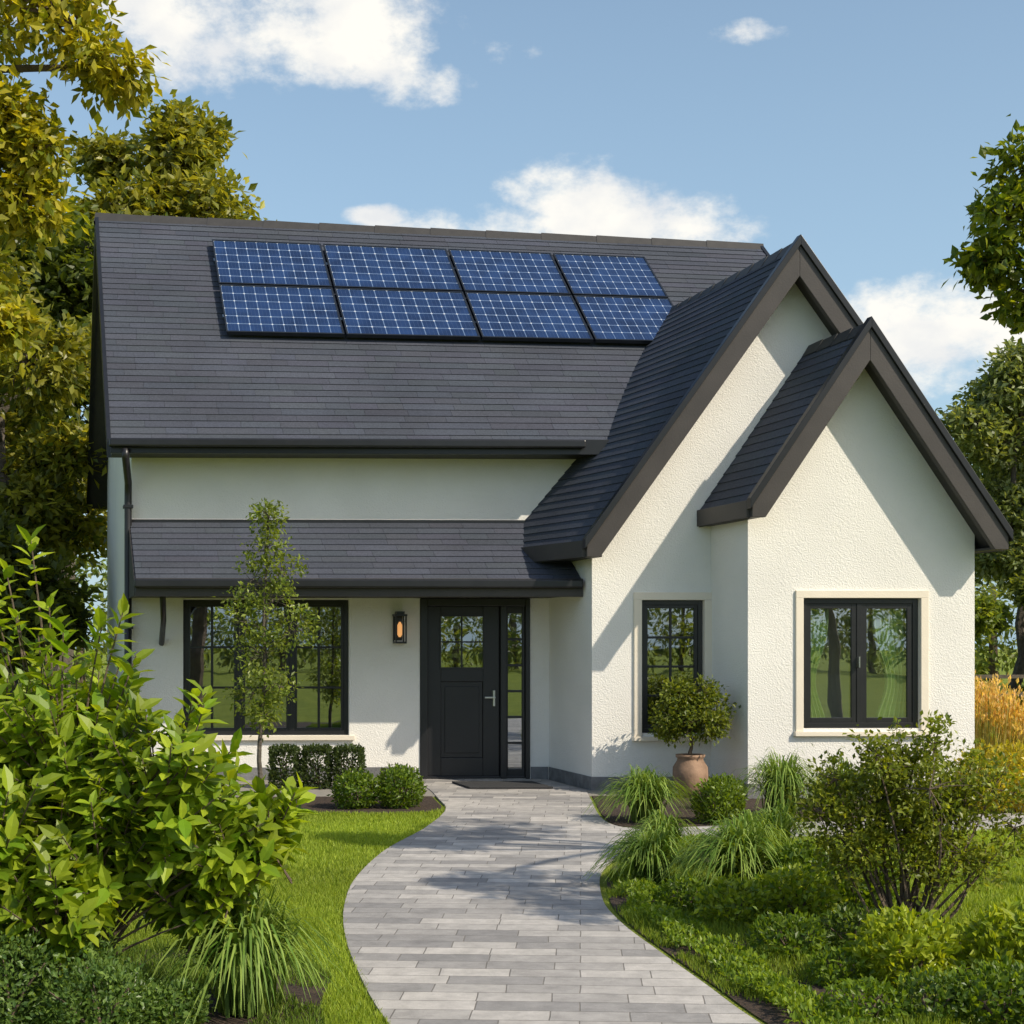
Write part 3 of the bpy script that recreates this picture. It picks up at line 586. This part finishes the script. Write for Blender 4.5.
o=tree('foliage',(px_,py_,.42),[(px_+.01,py_,.6),(px_,py_,.85)],[(px_,py_,1.0,.27),(px_-.2,py_,.95,.22),(px_+.22,py_+.02,1.0,.24),(px_,py_-.18,.85,.24),(px_+.12,py_,1.17,.2),(px_-.14,py_,1.15,.18),(px_+.2,py_-.1,.8,.18),(px_-.25,py_-.05,.78,.15)],.028,44,16,.045,.055,(.06,.10,.014),(.22,.25,.03),twig=.004); o.parent=pt
cl=rcl(2.2,7.8,.80,.46,.40,.36,26,.12,.2)+[(2.68,7.8,.9,.16),(1.8,7.8,.95,.14),(2.8,7.8,.68,.14),(1.72,7.8,.75,.15),(2.35,7.8,1.15,.14),(2.0,7.7,1.1,.12),(2.6,7.7,.5,.14),(1.85,7.8,.5,.14),(2.2,7.7,.45,.16)]
p=Plant()
for (x,y,z,r) in cl:
    C=curve((2.19+R.randn()*.04,7.8+R.randn()*.04,0),(x,y,z),.12,6); p.tube(C,np.linspace(.012,.004,6),5)
    e=ell(30,.2)*r*1.2; tp=np.array([x,y,z])+e
    for q in tp[::3]: p.tube(curve((x,y,z),q,.1,3),[.004,.003,.0015],3)
    spray(p,tp,norm(e+[0,0,.1]),14,.03,.038,(.09,.13,.012),(.25,.28,.03))
p.build('open_shrub')
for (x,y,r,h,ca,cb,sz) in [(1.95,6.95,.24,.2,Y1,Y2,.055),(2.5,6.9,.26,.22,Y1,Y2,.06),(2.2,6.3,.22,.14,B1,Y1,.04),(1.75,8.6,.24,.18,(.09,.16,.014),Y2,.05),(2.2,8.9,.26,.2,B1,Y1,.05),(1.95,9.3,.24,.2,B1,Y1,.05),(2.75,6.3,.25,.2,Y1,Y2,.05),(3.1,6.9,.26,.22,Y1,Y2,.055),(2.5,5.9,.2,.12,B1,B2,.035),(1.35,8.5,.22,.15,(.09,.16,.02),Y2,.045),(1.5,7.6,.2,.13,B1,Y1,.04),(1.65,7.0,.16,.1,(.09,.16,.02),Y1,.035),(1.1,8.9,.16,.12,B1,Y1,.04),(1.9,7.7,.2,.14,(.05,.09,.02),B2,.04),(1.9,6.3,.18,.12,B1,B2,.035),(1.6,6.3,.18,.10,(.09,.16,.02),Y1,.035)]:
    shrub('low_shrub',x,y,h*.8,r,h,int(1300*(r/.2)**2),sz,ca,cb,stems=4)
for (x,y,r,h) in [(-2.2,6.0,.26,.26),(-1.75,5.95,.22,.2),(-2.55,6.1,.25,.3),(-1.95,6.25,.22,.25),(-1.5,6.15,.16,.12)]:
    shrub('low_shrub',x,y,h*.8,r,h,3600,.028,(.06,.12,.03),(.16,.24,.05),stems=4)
blades('ground_cover',(.5,5,4.5,12.2),6000,.085,.008,(.10,.17,.018),(.25,.31,.035),[pathpoly],only=bedB,patch=-.15)
blades('ground_cover',(-3.6,-.4,5.3,8.2),5000,.08,.008,(.06,.12,.015),(.17,.23,.03),[pathpoly],only=bedF,patch=-.3)
bb_=np.array(bedB[4:72])
T=norm(np.gradient(bb_,axis=0)); 
bp=Plant(); n=9000; i=R.randint(0,len(bb_)-1,n); q=bb_[i]+(bb_[np.minimum(i+1,len(bb_)-1)]-bb_[i])*R.rand(n,1); nr2=np.stack([T[i,1],-T[i,0]],1); q=q+nr2*(.09+.03*np.sin(q[:,1:2]*7)+R.uniform(0,.25,(n,1)))
hh_=.02+.07*np.abs(np.sin(q[:,0]*9)*np.cos(q[:,1]*7))*R.rand(n)+.03*R.rand(n)
c3=np.column_stack([q,hh_]); bp.leaves(c3,R.randn(n,3)*.6+[0,0,.6],R.randn(n,3)*.5+[0,0,.6],.035*R.uniform(.6,1.3,n),pal((.09,.16,.015),(.25,.33,.03),n,.2)); bp.tube([(1.4,8.4,0),(1.4,8.4,.02)],[.002,.001],3); bp.build('border_plants')
# golden feathery grass beyond the house corner: stalks with plumes
p=Plant(); n=1100; x=R.uniform(6.7,12,n); y=R.uniform(20,21.6,n); hh=R.uniform(.75,1.2,n)*(.8+.25*np.sin(x*3)); ln=R.randn(n,2)*.10
b0=np.column_stack([x,y,np.zeros(n)]); dd=np.column_stack([ln,hh]); L_=np.linalg.norm(dd,axis=1)
THIN=(np.array([(-.012,0,0),(.012,0,0),(.006,1,0),(-.006,1,0)],float),np.array([(0,1,2,3)]))
p.leaves(b0,dd,R.randn(n,3)*[1,1,.1],L_,pal((.20,.20,.05),(.42,.34,.12),n,.2),THIN)
m=n*12; tt=np.repeat(b0+dd,12,0)-np.repeat(norm(dd),12,0)*R.uniform(-.05,.30,(m,1))+R.randn(m,3)*.018
p.leaves(tt,np.repeat(norm(dd),12,0)+R.randn(m,3)*.25,R.randn(m,3),R.uniform(.05,.10,m),pal((.42,.30,.10),(.75,.55,.24),m,.15))
p.tube([(8,20.5,0),(8,20.5,.05)],[.004,.003],3); p.build('feather_grass')
# fence in the distance
fe=empty('post_fence'); V=[];F=[]
def wb(x0,x1,y0,y1,z0,z1):
    n=len(V); V.extend([(x0,y0,z0),(x1,y0,z0),(x1,y0,z1),(x0,y0,z1),(x0,y1,z0),(x1,y1,z0),(x1,y1,z1),(x0,y1,z1)]); F.extend([tuple(i+n for i in f) for f in HB])
for i in range(16): wb(7+i*1.3,7.09+i*1.3,26,26.09,0,1.25)
pymesh('posts',V,F,woodf,fe,.008); V=[];F=[]
for z in (.4,.75,1.08): wb(7,26.6,25.965,25.998,z,z+.07)
pymesh('rails',V,F,woodf,fe,.004)
tree('young_tree',(-2.55,14.2,0),[(-2.56,14.2,.7),(-2.52,14.2,1.4),(-2.5,14.2,2.3),(-2.47,14.2,3.05)],
 [(-2.48,14.2,3.0,.13),(-2.5,14.2,2.7,.2),(-2.33,14.2,2.45,.2),(-2.62,14.2,2.35,.24),(-2.42,14.2,2.1,.28),(-2.72,14.2,1.95,.24),(-2.23,14.2,1.85,.24),(-2.52,14.2,1.6,.26),(-2.38,14.2,1.3,.18),(-2.64,14.2,1.2,.18),(-2.5,14.2,1.0,.14)],
 .028,28,14,.05,.055,(.08,.13,.02),(.25,.30,.05),twig=.004,flat=1.0,b=barkg)
tree('golden_tree',(-5.3,10.2,0),[(-5.2,10.1,2),(-4.9,9.9,4),(-4.5,9.7,5.6),(-4.3,9.6,6.8)],
 [(-3.6,9.3,5.9,.45),(-3.0,9.2,5.85,.33),(-2.65,9.2,5.5,.22),(-3.8,9.3,5.15,.35),(-3.35,9.2,5.2,.26),(-4.3,9.5,6.3,.7),(-3.2,9.2,6.4,.4),(-3.6,9.2,4.75,.3),(-3.2,9.2,4.6,.22),(-3.6,9.3,4.15,.22),(-3.15,9.2,4.95,.22),(-3.4,9.2,3.8,.16),(-4.6,9.4,5,.6),(-5.4,9.6,5.5,.8)],
 .16,36,22,.075,.095,(.14,.18,.014),(.44,.38,.03),twig=.006,droop=.5)
tree('overhanging_tree',(5.6,8.6,0),[(5.55,8.6,1.6),(5.4,8.6,3.2),(5.2,8.7,4.6),(5.1,8.7,5.6)],
 [(3.2,9.0,4.45,.22),(3.35,9.0,4.8,.24),(3.08,9.0,4.15,.13),(3.35,9,3.95,.18),(3.6,9,4.35,.3),(4.0,9.1,4.5,.4),(4.6,9.0,5.0,.5),(5.3,9.0,5.6,.6),(4.35,6.5,4.2,.34),(4.0,6.9,4.3,.26),(4.7,6.9,4.7,.4),(4.6,5.9,4.1,.3)],
 .11,32,20,.06,.085,(.06,.11,.012),(.23,.26,.02),twig=.005,droop=.4)
D1,D2=(.06,.09,.016),(.18,.20,.03)
def bigtree(name,x,y,h,rad,n,ca,cb,size=.26,lo=.3,nl=34,tips=46,tr=.25):
    cl=rcl(x,y,h*(lo+1)/2,rad,rad*.9,h*(1-lo)/2*.9,n,rad*.22,rad*.4)
    return tree(name,(x,y,0),[(x+R.randn()*.2,y,h*.3),(x+R.randn()*.3,y,h*.5),(x+R.randn()*.3,y,h*.7)],cl,tr,tips,nl,rad*.085,size,ca,cb,twig=.02,b=barkg)
O1,O2=(.12,.15,.02),(.33,.31,.04)
bigtree('broadleaf_tree',-8.8,24.5,8.8,2.1,18,D1,O2,.2)
bigtree('broadleaf_tree',-9.8,30,13.0,3.0,20,D1,O1,.26)
bigtree('broadleaf_tree',-8.2,33,14.2,2.3,24,(.10,.13,.025),O2,.26,lo=.5)
bigtree('broadleaf_tree',-13.5,27,12,3.2,18,D1,(.19,.22,.03),.26)
bigtree('broadleaf_tree',-8.0,21.5,4.6,1.5,9,(.03,.05,.012),D2,.2,lo=.1)
bigtree('broadleaf_tree',11.9,33,9.8,1.9,24,(.10,.14,.05),(.24,.27,.10),.19,lo=.2,nl=22,tr=.16)
bigtree('broadleaf_tree',14.8,36,8.5,2.6,14,D1,(.2,.23,.06),.26,lo=.15)
bigtree('broadleaf_tree',10.2,38,7.0,1.8,12,D1,(.2,.23,.07),.24,lo=.1)
bigtree('broadleaf_tree',9.8,31,3.2,1.3,9,(.08,.13,.02),(.22,.26,.05),.18,lo=.05)
bigtree('broadleaf_tree',12.4,31,3.8,1.6,9,D1,(.22,.25,.05),.18,lo=.05)
p=Plant()
for k in range(130):
    a=2*np.pi*k/130+R.randn()*.01; rr=R.uniform(48,66); x=math.sin(a)*rr; y=math.cos(a)*rr; h=R.uniform(4.5,8.5); r=R.uniform(2.2,3.4)
    e=ell(100,.5)*[r,r,h*.5]; c=np.array([x,y,h*.52])+e
    spray(p,c,norm(e),12,.40,.42,(.08,.12,.03),(.2,.23,.06))
    p.tube(np.array([[x,y,0],[x,y,h*.6]]),[.25,.12],5)
p.build('background_trees')
